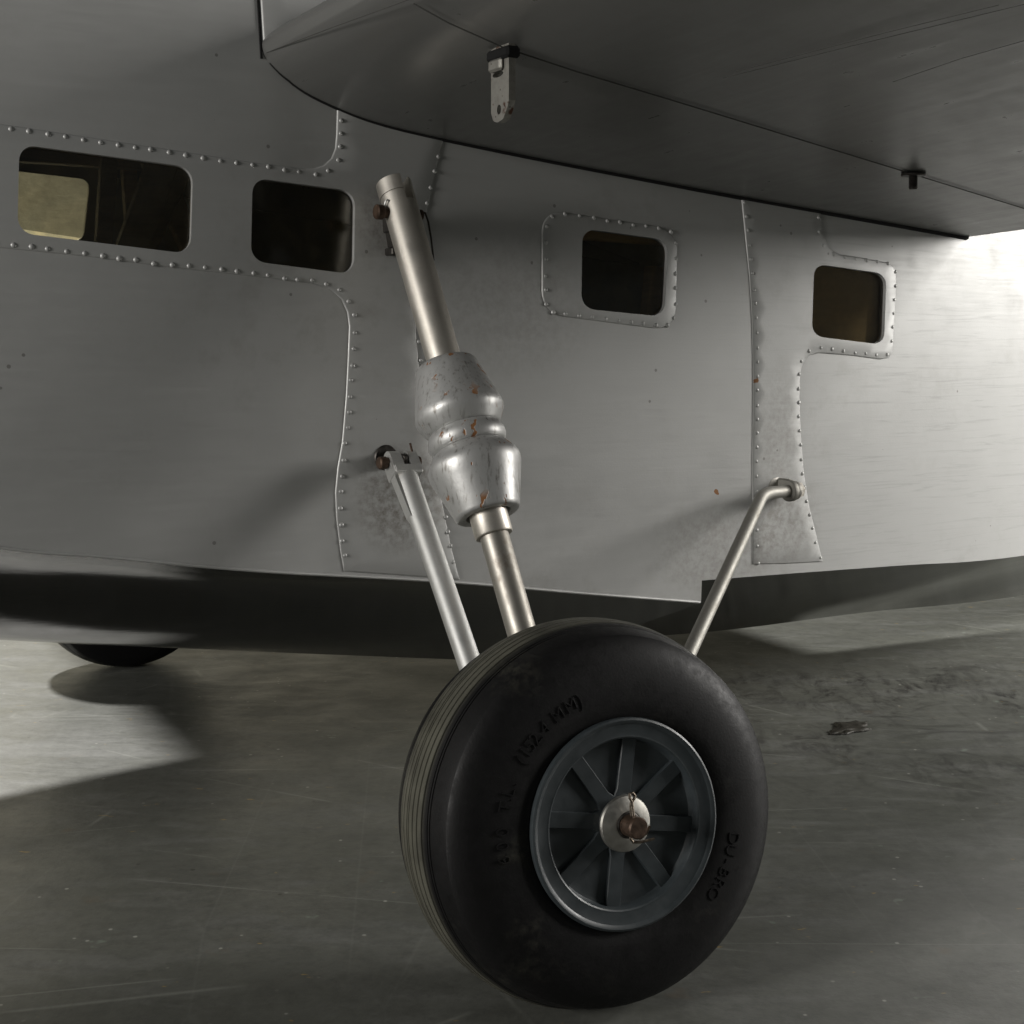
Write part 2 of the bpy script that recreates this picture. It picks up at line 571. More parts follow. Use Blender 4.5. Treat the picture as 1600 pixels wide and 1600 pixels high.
# painted concrete floor
m, nt, p = new_mat('painted_concrete')
b = NB(nt); v = b.coord()
n1 = b.noise(v, 3.2, 6, 0.6); n2 = b.noise(v, 17, 6, 0.65, 0.4); n3 = b.noise(v, 240, 4, 0.7)
wipe = b.noise(b.coord(rot=(0, 0, 1.0), scale=(1, 3.5, 1)), 11, 6, 0.7, 1.2)
mid_n = b.noise(v, 95, 5, 0.75)
col = b.mix(b.map(n1, 0.3, 0.7, 0, 1), (0.108, 0.113, 0.097), (0.152, 0.156, 0.141))
col = b.mix(b.map(n2, 0.4, 0.75, 0, 0.6), col, (0.080, 0.084, 0.075))
col = b.mix(b.map(wipe, 0.48, 0.78, 0, 0.6), col, (0.21, 0.214, 0.206))
col = b.mix(b.map(n3, 0.4, 0.8, 0, 0.35), col, (0.065, 0.065, 0.06))
col = b.mix(b.map(mid_n, 0.46, 0.66, 0, 0.45), col, (0.062, 0.064, 0.058))
# rust-brown and green-white blotches of old paint
bl = b.noise(b.coord(loc=(3.1, 1.7, 0)), 26, 3, 0.6)
col = b.mix(b.map(bl, 0.66, 0.76, 0, 0.4), col, (0.15, 0.095, 0.05))
bl2 = b.noise(b.coord(loc=(7.7, 2.1, 0)), 40, 3, 0.7)
col = b.mix(b.map(bl2, 0.675, 0.72, 0, 0.5), col, (0.24, 0.29, 0.24))
bl3 = b.noise(b.coord(loc=(1.3, 5.2, 0), scale=(1, 2.2, 1)), 48, 3, 0.7)
col = b.mix(b.map(bl3, 0.69, 0.72, 0, 0.7), col, (0.36, 0.25, 0.08))
spk = b.math('MULTIPLY', b.map(b.voro(v, 75), 0.05, 0.09, 1, 0), b.map(b.noise(v, 19, 2), 0.50, 0.58, 0, 1))
col = b.mix(b.math('MULTIPLY', spk, 0.8), col, (0.40, 0.40, 0.36))
spd = b.math('MULTIPLY', b.map(b.voro(b.coord(loc=(2, 2, 0)), 60), 0.05, 0.09, 1, 0), b.map(b.noise(v, 13, 2), 0.54, 0.6, 0, 1))
col = b.mix(b.math('MULTIPLY', spd, 0.8), col, (0.04, 0.04, 0.035))
# scratches
def scratch(rotz, loc, sc):
    w = b.n('ShaderNodeTexVoronoi', feature='DISTANCE_TO_EDGE')
    d = b.n('ShaderNodeTexNoise'); cc = b.coord(rot=(0, 0, rotz), loc=loc, scale=(1, sc, 1))
    b.link(cc, w.inputs['Vector']); w.inputs['Scale'].default_value = 3.2
    msk = b.map(b.noise(cc, 6, 3), 0.5, 0.6, 0, 1)
    return b.math('MULTIPLY', b.map(w.outputs['Distance'], 0.0, 0.006, 1, 0), msk)
def fine_scratch(rotz, loc):
    cc = b.coord(rot=(0, 0, rotz), loc=loc, scale=(1, 0.22, 1))
    w = b.n('ShaderNodeTexVoronoi', feature='DISTANCE_TO_EDGE'); b.link(cc, w.inputs['Vector']); w.inputs['Scale'].default_value = 15
    return b.math('MULTIPLY', b.map(w.outputs['Distance'], 0.0, 0.012, 1, 0), b.map(b.noise(cc, 8, 3), 0.50, 0.60, 0, 1))
fs1 = b.math('ADD', fine_scratch(0.5, (0.2, 0.9, 0)), fine_scratch(-0.8, (1.2, 0.1, 0)))
col = b.mix(b.math('MULTIPLY', fs1, 0.13), col, (0.26, 0.27, 0.25))
s1 = scratch(0.35, (0.3, 0.2, 0), 3.5); s2 = scratch(-0.9, (1.3, 0.7, 0), 2.6)
col = b.mix(b.math('MULTIPLY', b.math('ADD', s1, s2), 0.45), col, (0.30, 0.31, 0.28))
# rubber scuffs beside the step
_c = floor_pt(1345, 1105)
sx = b.sep(b.coord(loc=(-_c[0], -_c[1], 0)))
e = b.math('ADD', b.math('POWER', b.math('MULTIPLY', sx[0], 3.6), 2.0), b.math('POWER', b.math('MULTIPLY', sx[1], 4.2), 2.0))
zone = b.map(e, 0.15, 1.0, 1, 0)
sm1 = b.noise(b.coord(rot=(0, 0, 0.3), scale=(1, 0.5, 1)), 44, 8, 0.8, 1.2)
sm2 = b.noise(b.coord(rot=(0, 0, -0.5), scale=(1, 0.6, 1), loc=(4, 1, 0)), 60, 8, 0.8, 1.5)
def scuff_line(rz, sc, loc, k):
    w = b.n('ShaderNodeTexVoronoi', feature='DISTANCE_TO_EDGE')
    cc = b.coord(rot=(0, 0, rz), scale=sc, loc=loc)
    wob = b.n('ShaderNodeVectorMath', operation='ADD')
    nn_ = b.n('ShaderNodeTexNoise'); b.link(cc, nn_.inputs['Vector']); nn_.inputs['Scale'].default_value = 9.0
    sc_ = b.n('ShaderNodeVectorMath', operation='SCALE'); b.link(nn_.outputs['Color'], sc_.inputs[0]); sc_.inputs['Scale'].default_value = 0.10
    b.link(cc, wob.inputs[0]); b.link(sc_.outputs[0], wob.inputs[1])
    b.link(wob.outputs[0], w.inputs['Vector']); w.inputs['Scale'].default_value = k
    return b.math('MULTIPLY', b.map(w.outputs['Distance'], 0.0, 0.035, 1, 0), b.map(b.noise(cc, 13, 3), 0.46, 0.60, 0, 0.55))
lines = b.math('MAXIMUM', scuff_line(0.4, (1, 0.4, 1), (0.1, 0.3, 0), 17), scuff_line(-0.5, (0.5, 1.0, 1), (2.1, 1.3, 0), 13))
sm = b.math('MAXIMUM', b.math('MULTIPLY', b.map(sm1, 0.46, 0.58, 0, 1), b.math('MULTIPLY', b.map(sm2, 0.38, 0.56, 0.35, 1), b.map(b.noise(b.coord(loc=(5, 3, 0), scale=(1, 0.7, 1)), 10, 3, 0.6), 0.42, 0.58, 0.05, 1))), lines)
col = b.mix(b.math('MULTIPLY', b.math('MULTIPLY', sm, zone), 0.9), col, (0.022, 0.021, 0.021))
b.link(col, p.inputs['Base Color'])
b.link(b.map(b.math('ADD', n2, wipe), 0.7, 1.3, 0.32, 0.52), p.inputs['Roughness'])
p.inputs['Specular IOR Level'].default_value = 0.45
nrm = b.bump(n3, 0.22, 0.0006)
nrm = b.bump(b.noise(v, 45, 4), 0.25, 0.0015, nrm)
b.link(nrm, p.inputs['Normal'])
M['floor'] = m

# ------------------------------------------------------------------ setting
fl = mesh_obj('floor', [(-5, -4, 0), (6, -4, 0), (6, 7, 0), (-5, 7, 0)], [(0, 1, 2, 3)], M['floor'], smooth=False)
tag(fl, 'grey painted concrete studio floor with scuffs and old paint specks', kind='structure')

m, nt, p = new_mat('painted_wall')
b = NB(nt)
st = b.noise(b.coord(scale=(1, 1, 0.02)), 21, 3, 0.6)
b.link(b.mix(b.map(st, 0.35, 0.65, 0, 1), (0.42, 0.43, 0.38), (0.85, 0.76, 0.55)), p.inputs['Base Color'])
p.inputs['Roughness'].default_value = 0.85
wp = [loc_world(-5, -2.4, 0), loc_world(6, -2.4, 0), loc_world(6, -2.4, 3.0), loc_world(-5, -2.4, 3.0)]
wl = mesh_obj('wall', wp, [(0, 1, 2, 3)], m, smooth=False)
tag(wl, 'plain beige wall far behind the aircraft', kind='structure')

# ------------------------------------------------------------------ the aircraft
root = bpy.data.objects.new('model_aircraft', None)
scene.collection.objects.link(root)
root.location = Vector(O)
root.rotation_euler = (0, 0, AZ)
tag(root, 'silver model amphibian aircraft with black hull bottom standing on rubber wheels', 'model aircraft')

# chine and keel lines, from the photograph where it shows them
STEP_T = on_hull(1096, 925)[0]
fore = [on_hull(x, y) for x, y in ((0, 857), (160, 871), (400, 893), (700, 910), (900, 927))] + [on_hull(1096, 942)]
fore = [(-0.62, 0.36), (-0.52, 0.275), (-0.42, 0.232), (-0.30, 0.199)] + fore
aft = [on_hull(1098, 907), on_hull(1250, 895), on_hull(1400, 884), on_hull(1600, 868)]
aft += [(0.7, 0.128), (1.0, 0.15), (1.2, 0.175)]
fore[-1] = (STEP_T, fore[-1][1]); aft[0] = (STEP_T, aft[0][1])
def interp(line):
    a = np.array(line); return lambda t: float(np.interp(t, a[:, 0], a[:, 1]))
fore_s = [tuple(p) for p in smooth_line(fore, 8)]
aft_s = [tuple(p) for p in smooth_line(aft, 8)]
zc_f, zc_a = interp(fore_s), interp(aft_s)
kf = [(-0.62, 0.35), (-0.56, 0.235), (-0.46, 0.165), (-0.34, 0.131), (-0.22, 0.111)] + [tuple(at_lat(x, y, 0)[[0, 2]]) for x, y in ((0, 1000), (400, 1018), (700, 1030))] + [(STEP_T, 0.046)]
ka = [(STEP_T, 0.060)] + [tuple(at_lat(x, y, 0)[[0, 2]]) for x, y in ((1100, 988), (1350, 957), (1600, 930))] + [(1.0, 0.058), (1.2, 0.08)]
zk_f, zk_a = interp([tuple(p) for p in smooth_line(kf, 8)]), interp([tuple(p) for p in smooth_line(ka, 8)])

# windows (outlines read off the photograph and laid on the hull)
WIN = [rounded_px([(30, 226), (301, 262), (297, 397), (27, 364)], 26),
       rounded_px([(394, 278), (554, 299), (552, 429), (391, 408)], 24),
       rounded_px([(909, 357), (1043, 375), (1037, 495), (907, 482)], 22),
       rounded_px([(1271, 412), (1384, 428), (1380, 539), (1267, 525)], 19)]
WIN_TZ = [[on_hull(*q) for q in w] for w in WIN]
far_px = rounded_px([(-160, 246), (139, 281), (128, 378), (-165, 345)], 16)
FAR_WIN = [[on_hull(x, y, -1) for x, y in far_px]]
for w in WIN_TZ[3:]:
    FAR_WIN.append([(t, z) for t, z in w])

TOP = 0.445
def hull_skin(side, holes, step):
    outer = [(t, z) for t, z in fore_s] + [(t, z) for t, z in aft_s] + [(1.2, TOP)] 
    outer = outer + [(t, TOP) for t in np.arange(1.15, -0.60, -0.02)] + [(-0.62, TOP)]
    outer = resample(outer, step)
    V, T = fill(outer, holes, step)
    P = [hull_pt(t, z, 0, side)[0] for t, z in V]
    mb = MB(); mb.add(P, T)
    # window reveals: the skin has thickness
    for h in holes:
        n = len(h)
        vs = [hull_pt(t, z, 0, side)[0] for t, z in h] + [hull_pt(t, z, -0.003, side)[0] for t, z in h]
        mb.add(vs, [(i, (i + 1) % n, n + (i + 1) % n, n + i) for i in range(n)])
    return mb.build('hull_side', M['silver'], root, angle=40)
hull_skin(1, WIN_TZ, 0.010)
hull_skin(-1, FAR_WIN, 0.02)

# deck
vs, fs = [], []
ts = np.arange(-0.62, 1.2001, 0.03); K = 17
for t in ts:
    hw = S(t, TOP)
    for k in range(K):
        a = math.pi * k / (K - 1)
        vs.append((t, -hw * math.cos(a), TOP + 0.085 * math.sin(a) * min(1, half_beam(t) / 0.18)))
for i in range(len(ts) - 1):
    for k in range(K - 1):
        fs.append((i * K + k, (i + 1) * K + k, (i + 1) * K + k + 1, i * K + k + 1))
mesh_obj('hull_deck', vs, fs, M['silver'], root)

# black bottom: vee with a hollow flare towards the chine
def bottom(name, zc, zk, t0, t1, n):
    vs, fs = [], []
    ts = np.linspace(t0, t1, n); K = 41
    prof = []
    for k in range(K):
        u = -1 + 2 * k / (K - 1)
        prof.append(u)
    for t in ts:
        c, k0 = zc(t), zk(t)
        b_ = S(t, c)
        hol = 0.58 * max(0.0, min(1.0, (0.14 - t) / 0.25))
        for u in prof:
            a = abs(u)
            z = k0 + (c - k0) * (a - hol * math.sin(2 * math.pi * a) / (2 * math.pi))
            vs.append((t, u * b_, z))
    for i in range(n - 1):
        for k in range(K - 1):
            fs.append((i * K + k, (i + 1) * K + k, (i + 1) * K + k + 1, i * K + k + 1))
    return vs, fs, K, n
vs, fs, K, n = bottom('hull_bottom', zc_f, zk_f, -0.62, STEP_T, 90)
mb = MB(); mb.add(vs, fs)
# closing face of the step
lst = vs[-K:]
up = [(p[0], p[1] , max(p[2], zk_a(STEP_T) + (zc_a(STEP_T) - zk_a(STEP_T)) * abs(p[1]) / 0.18) + 0.0) for p in lst]
mb.add(lst + up, [(i, i + 1, K + i + 1, K + i) for i in range(K - 1)])
mb.build('hull_bottom', M['black'], root, angle=28)
vs, fs, K, n = bottom('hull_afterbody', zc_a, zk_a, STEP_T, 1.2, 60)
mb = MB(); mb.add(vs, fs)
mb.build('afterbody_bottom', M['black'], root, angle=28)

# rolled edge along the forward chine
pts = [hull_pt(t, zc_f(t) + 0.0004, 0.0001)[0] for t in np.linspace(-0.5, STEP_T - 0.001, 90)]
MB().tube(pts, 0.0008, 8).build('chine_bead', M['silver'], root)

# ---- raised, riveted skin panels
def skin_panel(name, px, holes, thick, step, label=None, roll=0.0009):
    outer = [on_hull(*q) for q in px]
    outer = resample(outer, 0.004)
    i1 = offset_loop(outer, roll * 0.35); i2 = offset_loop(outer, roll)
    V, T = fill(i2, holes, step)
    mb = MB()
    mb.add([hull_pt(t, z, thick)[0] for t, z in V], T)
    rings = [[hull_pt(t, z, -0.0003)[0] for t, z in outer], [hull_pt(t, z, thick * 0.62)[0] for t, z in i1], [hull_pt(t, z, thick)[0] for t, z in i2]]
    nn = len(outer)
    for a_, b_ in ((0, 1), (1, 2)):
        mb.add(rings[a_] + rings[b_], [(i, (i + 1) % nn, nn + (i + 1) % nn, nn + i) for i in range(nn)])
    for h in holes:
        nn = len(h)
        mb.add([hull_pt(t, z, thick)[0] for t, z in h] + [hull_pt(t, z, -0.0005)[0] for t, z in h], [(i, (i + 1) % nn, nn + (i + 1) % nn, nn + i) for i in range(nn)])
    o = mb.build(name, M['silver'], root, angle=50)
    if label: o['label'] = label
    return o

PB = [(-160, 173), (0, 193), (100, 208), (250, 231), (400, 254), (470, 263), (490, 263), (505, 258), (517, 247), (523, 232), (525, 210), (526, 175), (526, 120),
      (705, 165), (697, 205), (690, 228), (679, 275), (668, 330), (659, 400), (652, 470), (650, 520), (655, 575), (664, 640), (678, 720), (692, 790), (704, 850), (718, 906),
      (640, 900), (537, 893), (531, 860), (525, 810), (523, 770), (527, 730), (534, 690), (540, 620), (543, 560), (545, 510), (542, 488), (533, 468), (515, 452), (490, 444),
      (400, 433), (270, 419), (150, 403), (0, 388), (-160, 369)]
PC = rounded_px([(846, 326), (1059, 358), (1055, 518), (846, 491)], 36)
PD = [(1154, 270), (1158, 310), (1164, 370), (1170, 430), (1174, 490), (1176, 560), (1176, 640), (1175, 720), (1175, 800), (1175, 882), (1230, 881), (1285, 878), (1275, 835), (1264, 790),
      (1256, 740), (1251, 680), (1249, 620), (1250, 585), (1254, 568), (1264, 556), (1280, 552), (1330, 556), (1375, 562), (1388, 560), (1394, 550), (1397, 500), (1400, 440), (1399, 422),
      (1390, 411), (1340, 401), (1310, 397), (1295, 387), (1286, 367), (1282, 340), (1284, 285)]
TH = 0.0007
pB = skin_panel('riveted_panel', PB, WIN_TZ[:2], TH, 0.010, 'long riveted skin panel round the two forward windows')
pC = skin_panel('riveted_panel', PC, WIN_TZ[2:3], TH, 0.008, 'rounded rectangular riveted frame round one window')
pD = skin_panel('riveted_panel', PD, WIN_TZ[3:], TH, 0.008, 'tall riveted skin panel round the rear window')

RB = [(17, 202), (45, 205.5), (75, 210), (102, 214), (130, 219), (157, 223), (184.5, 227), (211, 231), (235, 234), (264, 238.5), (290, 243), (317, 247.5), (344, 252), (369, 255), (394, 258),
      (419, 261), (444, 266), (466, 269), (493, 273), (512, 267), (528, 250.5), (531, 229.5), (532, 209), (532.5, 189),
      (21, 383), (49.5, 385.5), (74, 389), (104, 393), (132, 396), (160.5, 400), (186, 404), (212, 406), (240, 412), (269, 414), (295, 415.5), (320, 418), (346, 421), (370, 424), (396, 427),
      (418, 430), (444, 435), (464, 437), (487, 438), (509, 444), (529.5, 453), (544, 471), (553, 492), (553.5, 520), (552, 545), (550.5, 571.5), (547.5, 594), (546, 620), (545, 644), (543, 668),
      (538, 692.5), (536.5, 719), (534, 744), (532, 768), (531, 794), (533, 820), (534, 845), (538.5, 867.5),
      (684, 245), (678, 268), (672, 293.5), (666.5, 317.5), (654, 534), (657, 563), (661, 590), (666, 622), (696, 808), (699, 831), (703, 853), (707, 878), (-12, 198), (-40, 194), (-8, 380), (-36, 376)]
z3 = lambda L: [(800 + .5 * x, 200 + .5 * y) for x, y in L]
RC = z3([(124, 277), (107, 308), (104, 358), (105, 410), (103, 463), (104, 506), (106, 551), (128, 576), (165, 581), (208, 587), (249, 591), (291, 597), (331, 602), (371, 607), (407, 611),
         (448, 616), (484, 616), (502, 593), (509, 551), (508, 500), (508, 456), (511, 408), (510, 360), (496, 325), (457, 314), (417, 307), (377, 304), (336, 295), (296, 291), (255, 281), (210, 275), (164, 269)])
RD = z3([(725, 233), (731, 277), (736, 320), (740, 367), (745, 411), (749, 454), (755, 507), (758, 548), (761, 593), (763, 640), (765, 687), (765, 731), (765, 776), (764, 819), (764, 867),
         (764, 910), (764, 953), (763, 997), (762, 1041), (762, 1088), (762, 1136), (762, 1200), (763, 1256), (764, 1306), (768, 1360),
         (895, 769), (893, 815), (894, 858), (893, 901), (896, 946), (900, 990), (902, 1036), (905, 1080), (912, 1122), (918, 1166), (928, 1208), (937, 1250), (946, 1295), (962, 1343),
         (956, 280), (957, 325), (970, 367), (1003, 395), (1038, 403), (1071, 409), (1106, 414), (1139, 418), (1173, 424), (1196, 450), (1196, 494), (1192, 537), (1190, 580), (1187, 622), (1184, 666),
         (1170, 708), (1136, 709), (1103, 705), (1070, 703), (1033, 697), (998, 691), (963, 687), (926, 697), (902, 729)])
# one shared rivet head
vs, fs = [(0, 0, 0.00062)], []
rr = ((0.0005, 0.00054), (0.0009, 0.00032), (0.00115, 0.0), (0.0013, -0.0003))
for r_, z_ in rr:
    for k in range(10):
        a = 2 * math.pi * k / 10
        vs.append((r_ * math.cos(a), r_ * math.sin(a), z_))
fs += [(0, 1 + k, 1 + (k + 1) % 10) for k in range(10)]
for q in range(len(rr) - 1):
    for k in range(10):
        fs.append((1 + q * 10 + k, 1 + (q + 1) * 10 + k, 1 + (q + 1) * 10 + (k + 1) % 10, 1 + q * 10 + (k + 1) % 10))
rivet = mesh_obj('rivet', vs, fs, M['silver'], None, angle=80)
rmesh = rivet.data
bpy.data.objects.remove(rivet)
for pan, L in ((pB, RB), (pC, RC), (pD, RD)):
    for q in L:
        t, z = on_hull(*q)
        P, nrm = hull_pt(t, z, TH)
        k = rng.uniform(0.88, 1.1)
        mtx = Matrix.Translation(Vector(P)) @ Vector(nrm).to_track_quat('Z', 'Y').to_matrix().to_4x4() @ Matrix.Diagonal((k, k, k * rng.uniform(0.85, 1.1), 1))
        share('rivet', rmesh, pan, mtx)

# ---- window panes and their rims
def pane(loop, side, depth):
    V, T = fill(offset_loop(loop, -0.0012), [], 0.012)
    n0 = len(V)
    a = [hull_pt(t, z, depth, side)[0] for t, z in V]
    c = [hull_pt(t, z, depth - 0.0012, side)[0] for t, z in V]
    mb = MB(); mb.add(a, T); mb.add(c, [f[::-1] for f in T])
    return mb.build('window_pane', M['acrylic'], root)
for i, w in enumerate(WIN_TZ):
    o = pane(w, 1, -0.0016)
for w in FAR_WIN:
    pane(w, -1, -0.0016)

# ---- wooden structure seen through the windows
ex, ey, ez = np.eye(3)
def board(name, t, y, z, sx, sy, sz, mat, tilt=0.0):
    c, s = math.cos(tilt), math.sin(tilt)
    MB().box((t, y, z), np.array([c, 0, s]), ey, np.array([-s, 0, c]), sx, sy, sz, 0.0008).build(name, mat, root)
def behind(px, py, l):
    return at_lat(px, py, l)
board('cabin_floor', 0.2, 0.0, 0.185, 0.9, 0.30, 0.006, M['dark_wood'])
for px, l, w, tilt, mt in ((165, -0.10, 0.010, 0.10, 'dark_wood'), (205, -0.13, 0.009, -0.04, 'wood'), (228, 0.02, 0.016, 0.38, 'dark_wood'), (252, -0.02, 0.014, 0.46, 'dark_wood'), (272, -0.05, 0.014, -0.42, 'dark_wood')):
    p_ = behind(px, 325, l)
    board('cabin_frame', p_[0], p_[1], p_[2], w, 0.008, 0.20, M[mt], -tilt)
p_ = behind(30, 235, -0.12); board('cabin_beam', p_[0] + 0.05, p_[1], p_[2] + 0.003, 0.30, 0.012, 0.02, M['dark_wood'])
p_ = behind(975, 363, 0.163); board('window_beam', p_[0], p_[1], p_[2], 0.085, 0.008, 0.011, M['wood'], -0.02)
p_ = behind(1018, 468, 0.158); board('cabin_post', p_[0], p_[1], p_[2] - 0.004, 0.010, 0.008, 0.044, M['wood'], -0.10)
p_ = behind(1330, 480, 0.169); board('cabin_panel', p_[0], p_[1], p_[2], 0.10, 0.004, 0.09, M['pale_wood'])
for t_ in (-0.28, 0.02, 0.075, 0.30, 0.55):
    prof = []
    bw = S(t_, 0.3) - 0.006
    board('bulkhead', t_, 0.0, 0.315, 0.005, bw * 2, 0.24 if t_ in (-0.28, 0.55) else 0.05, M['dark_wood']) if t_ in (-0.28, 0.55) else None

# ---- wing
ROOT_PX = [(413, 84), (425, 101), (450, 124), (500, 156), (600, 195), (780, 235), (1000, 278), (1160, 308), (1340, 340), (1510, 370)]
rootc = [on_hull(*q) for q in ROOT_PX]
rc = np.array(rootc)
G = math.tan(R(3.2))
le_t, te_t = rc[0, 0], rc[-1, 0]
LOWER = smooth_line(rootc, 5)
zle = rc[0, 1]
UPPER = smooth_line([(te_t, rc[-1, 1] + 0.0015), (te_t - 0.10, rc[-1, 1] + 0.032), (te_t - 0.22, 0.409), (0.08, 0.428), (0.03, 0.4265), (le_t + 0.055, zle + 0.0305), (le_t + 0.024, zle + 0.0205), (le_t + 0.009, zle + 0.0135), (le_t + 0.0025, zle + 0.0090), (le_t - 0.0006, zle + 0.0050), rootc[0]], 6)
section = [tuple(p) for p in LOWER] + [tuple(p) for p in UPPER[:-1]]
def wing_low(t, s):
    return float(np.interp(t, [p[0] for p in LOWER], [p[1] for p in LOWER])) + G * (s - 0.18)
def wing_section(s):
    """section at lateral distance s; leading edge sweeps aft, trailing edge forward"""
    d = s - 0.18
    out = []
    for t, z in section:
        u = (t - le_t) / (te_t - le_t)
        tt = t + d * (0.055 * (1 - u) + 0.12 * u if d < 0.25 else (0.055 + 0.0) * (1 - u) + 0.12 * u - (d - 0.25) * 0.25 * u)
        zz = z + d * G
        out.append((tt, zz))
    return out
def make_wing(side):
    vs, fs = [], []
    stations = [0.165, 0.20, 0.24, 0.29, 0.36, 0.5, 0.75, 1.05]
    for s in stations:
        for t, z in wing_section(s):
            vs.append((t, -s * side, z))
    n = len(section)
    for i in range(len(stations) - 1):
        for k in range(n):
            m_ = (k + 1) % n
            fs.append((i * n + k, i * n + m_, (i + 1) * n + m_, (i + 1) * n + k))
    fs.append(tuple(range(n))); fs.append(tuple((len(stations) - 1) * n + k for k in range(n)))
    return mesh_obj('wing', vs, fs, M['silver_wing'], root, angle=35)
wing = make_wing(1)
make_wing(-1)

def on_wing(px, py):
    r = ray(px, py)
    lo, hi = 0.2, 1.4
    g = lambda k: (CAM_L + r * k)[2] - wing_low((CAM_L + r * k)[0], -(CAM_L + r * k)[1])
    ks = np.linspace(lo, hi, 1500)
    v = [g(k) for k in ks]
    for i in range(len(ks) - 1):
        if v[i] < 0 <= v[i + 1] or v[i] > 0 >= v[i + 1]:
            a_, b_ = ks[i], ks[i + 1]
            for _ in range(30):
                c_ = (a_ + b_) / 2
                if (g(a_) < 0) == (g(c_) < 0): a_ = c_
                else: b_ = c_
            return CAM_L + r * a_
    return None
# seams on the underside and gap at the root
def wing_strip(name, px, rad, mat, dz=0.0):
    pts = [on_wing(*q) for q in resample(px, 25, False)]
    pts = [p + np.array([0, 0, dz]) for p in pts if p is not None]
    return MB().tube(pts, rad, 6).build(name, mat, wing)
wing_strip('panel_seam', [(646, 6), (700, 36), (785, 74), (900, 112), (1050, 157), (1200, 203), (1425, 272), (1600, 326), (1660, 345)], 0.0003, M['seam'], 0.0001)
for ln in ([(1130, 122), (1330, 72), (1620, 2)], [(1150, 112), (1380, 52), (1560, 8)], [(1395, 128), (1500, 92), (1620, 58)]):
    wing_strip('paint_crack', ln, 0.00013, M['seam'], 0.0)
wing_strip('edge_seam', [(416, 83), (460, 66), (520, 43), (600, 14), (660, -8)], 0.0002, M['seam'], 0.0001)
gap = [hull_pt(t, z - 0.0003, 0.0004)[0] for t, z in LOWER[4:]]
MB().tube(gap, [0.0006 + 0.0012 * min(1, max(0, i / len(gap))) for i in range(len(gap))], 8).build('root_gap_seal', M['seal'], wing)

# saddle panel above the wing, with its bright front edge
sp = [on_hull(411, 92), on_hull(411, 20), on_hull(411, -25)]
t0 = sp[0][0]
outer = [(t0, sp[0][1] + 0.003), (t0 + 0.30, sp[0][1] + 0.003), (t0 + 0.30, TOP - 0.004), (t0, TOP - 0.004)]
outer_r = resample(outer, 0.006)
i1 = offset_loop(outer_r, 0.0004); i2 = offset_loop(outer_r, 0.001)
V, T = fill(i2, [], 0.015)
mb = MB(); mb.add([hull_pt(t, z, 0.0016)[0] for t, z in V], T)
rings = [[hull_pt(t, z, -0.0003)[0] for t, z in outer_r], [hull_pt(t, z, 0.0011)[0] for t, z in i1], [hull_pt(t, z, 0.0016)[0] for t, z in i2]]
nn = len(outer_r)
for a_, b_ in ((0, 1), (1, 2)):
    mb.add(rings[a_] + rings[b_], [(i, (i + 1) % nn, nn + (i + 1) % nn, nn + i) for i in range(nn)])
sad = mb.build('wing_saddle_panel', M['silver'], root, angle=50)
MB().tube([hull_pt(t0 - 0.0008, z, 0.0002)[0] for z in np.linspace(sp[0][1], TOP - 0.004, 12)], 0.0006, 6).build('joint_gap', M['seal'], sad)

# ---- wing fitting: plate with hole and slot, thin edge outboard
pt = on_wing(781, 80); dep = project(pt)[2]
zt = pt[2]; l0 = -pt[1]
pb = at_lat(776, 190, l0)
Lp = zt - pb[2]
W2 = 0.0068
poly = [(-W2, 0.002), (-W2, -Lp + 0.004), (-W2 * 0.75, -Lp + 0.001), (-W2 * 0.3, -Lp), (W2 * 0.35, -Lp + 0.0008), (W2 * 0.8, -Lp + 0.0045), (W2, -Lp + 0.0075), (W2, 0.002)]
poly = resample(poly, 0.0012)
hole = [(-0.1 * W2 + 0.0016 * math.cos(a), -Lp + 0.0048 + 0.0019 * math.sin(a)) for a in np.linspace(0, 2 * math.pi, 15)[:-1]]
slot = [(-0.0015 + 0.0042 * math.cos(a), -0.0085 + 0.0011 * math.sin(a)) for a in np.linspace(0, 2 * math.pi, 15)[:-1]]
V, T = fill(poly, [hole, slot], 0.002)
mb = MB()
tk = 0.0030
org = np.array([pt[0], pt[1], zt])
f3 = lambda x, z, d: org + np.array([d, -x, z])          # x outboard
mb.add([f3(x, z, 0) for x, z in V], T); mb.add([f3(x, z, tk) for x, z in V], [f[::-1] for f in T])
for loop in (poly, hole, slot):
    nn = len(loop)
    mb.add([f3(x, z, 0) for x, z in loop] + [f3(x, z, tk) for x, z in loop], [(i, (i + 1) % nn, nn + (i + 1) % nn, nn + i) for i in range(nn)])
fit = mb.build('strut_fitting', M['plate'], root, smooth=False)
fit['label'] = 'pitted metal lug with a hole hanging from the wing'
bvm = fit.modifiers.new('bevel', 'BEVEL'); bvm.width = 0.0003; bvm.segments = 2; bvm.limit_method = 'ANGLE'; bvm.angle_limit = R(50)
MB().box(org + np.array([tk / 2, 0, -0.0012]), ex, ey, ez, 0.0064, 0.0165, 0.0044, 0.001).build('fitting_gasket', M['seal'], fit)
# slot's tab folded out
MB().box(org + np.array([-0.0009, 0.0015, -0.0052]), ex, ey, ez, 0.0022, 0.0095, 0.0048, 0.0009).build('fitting_pad', M['plate'], fit)

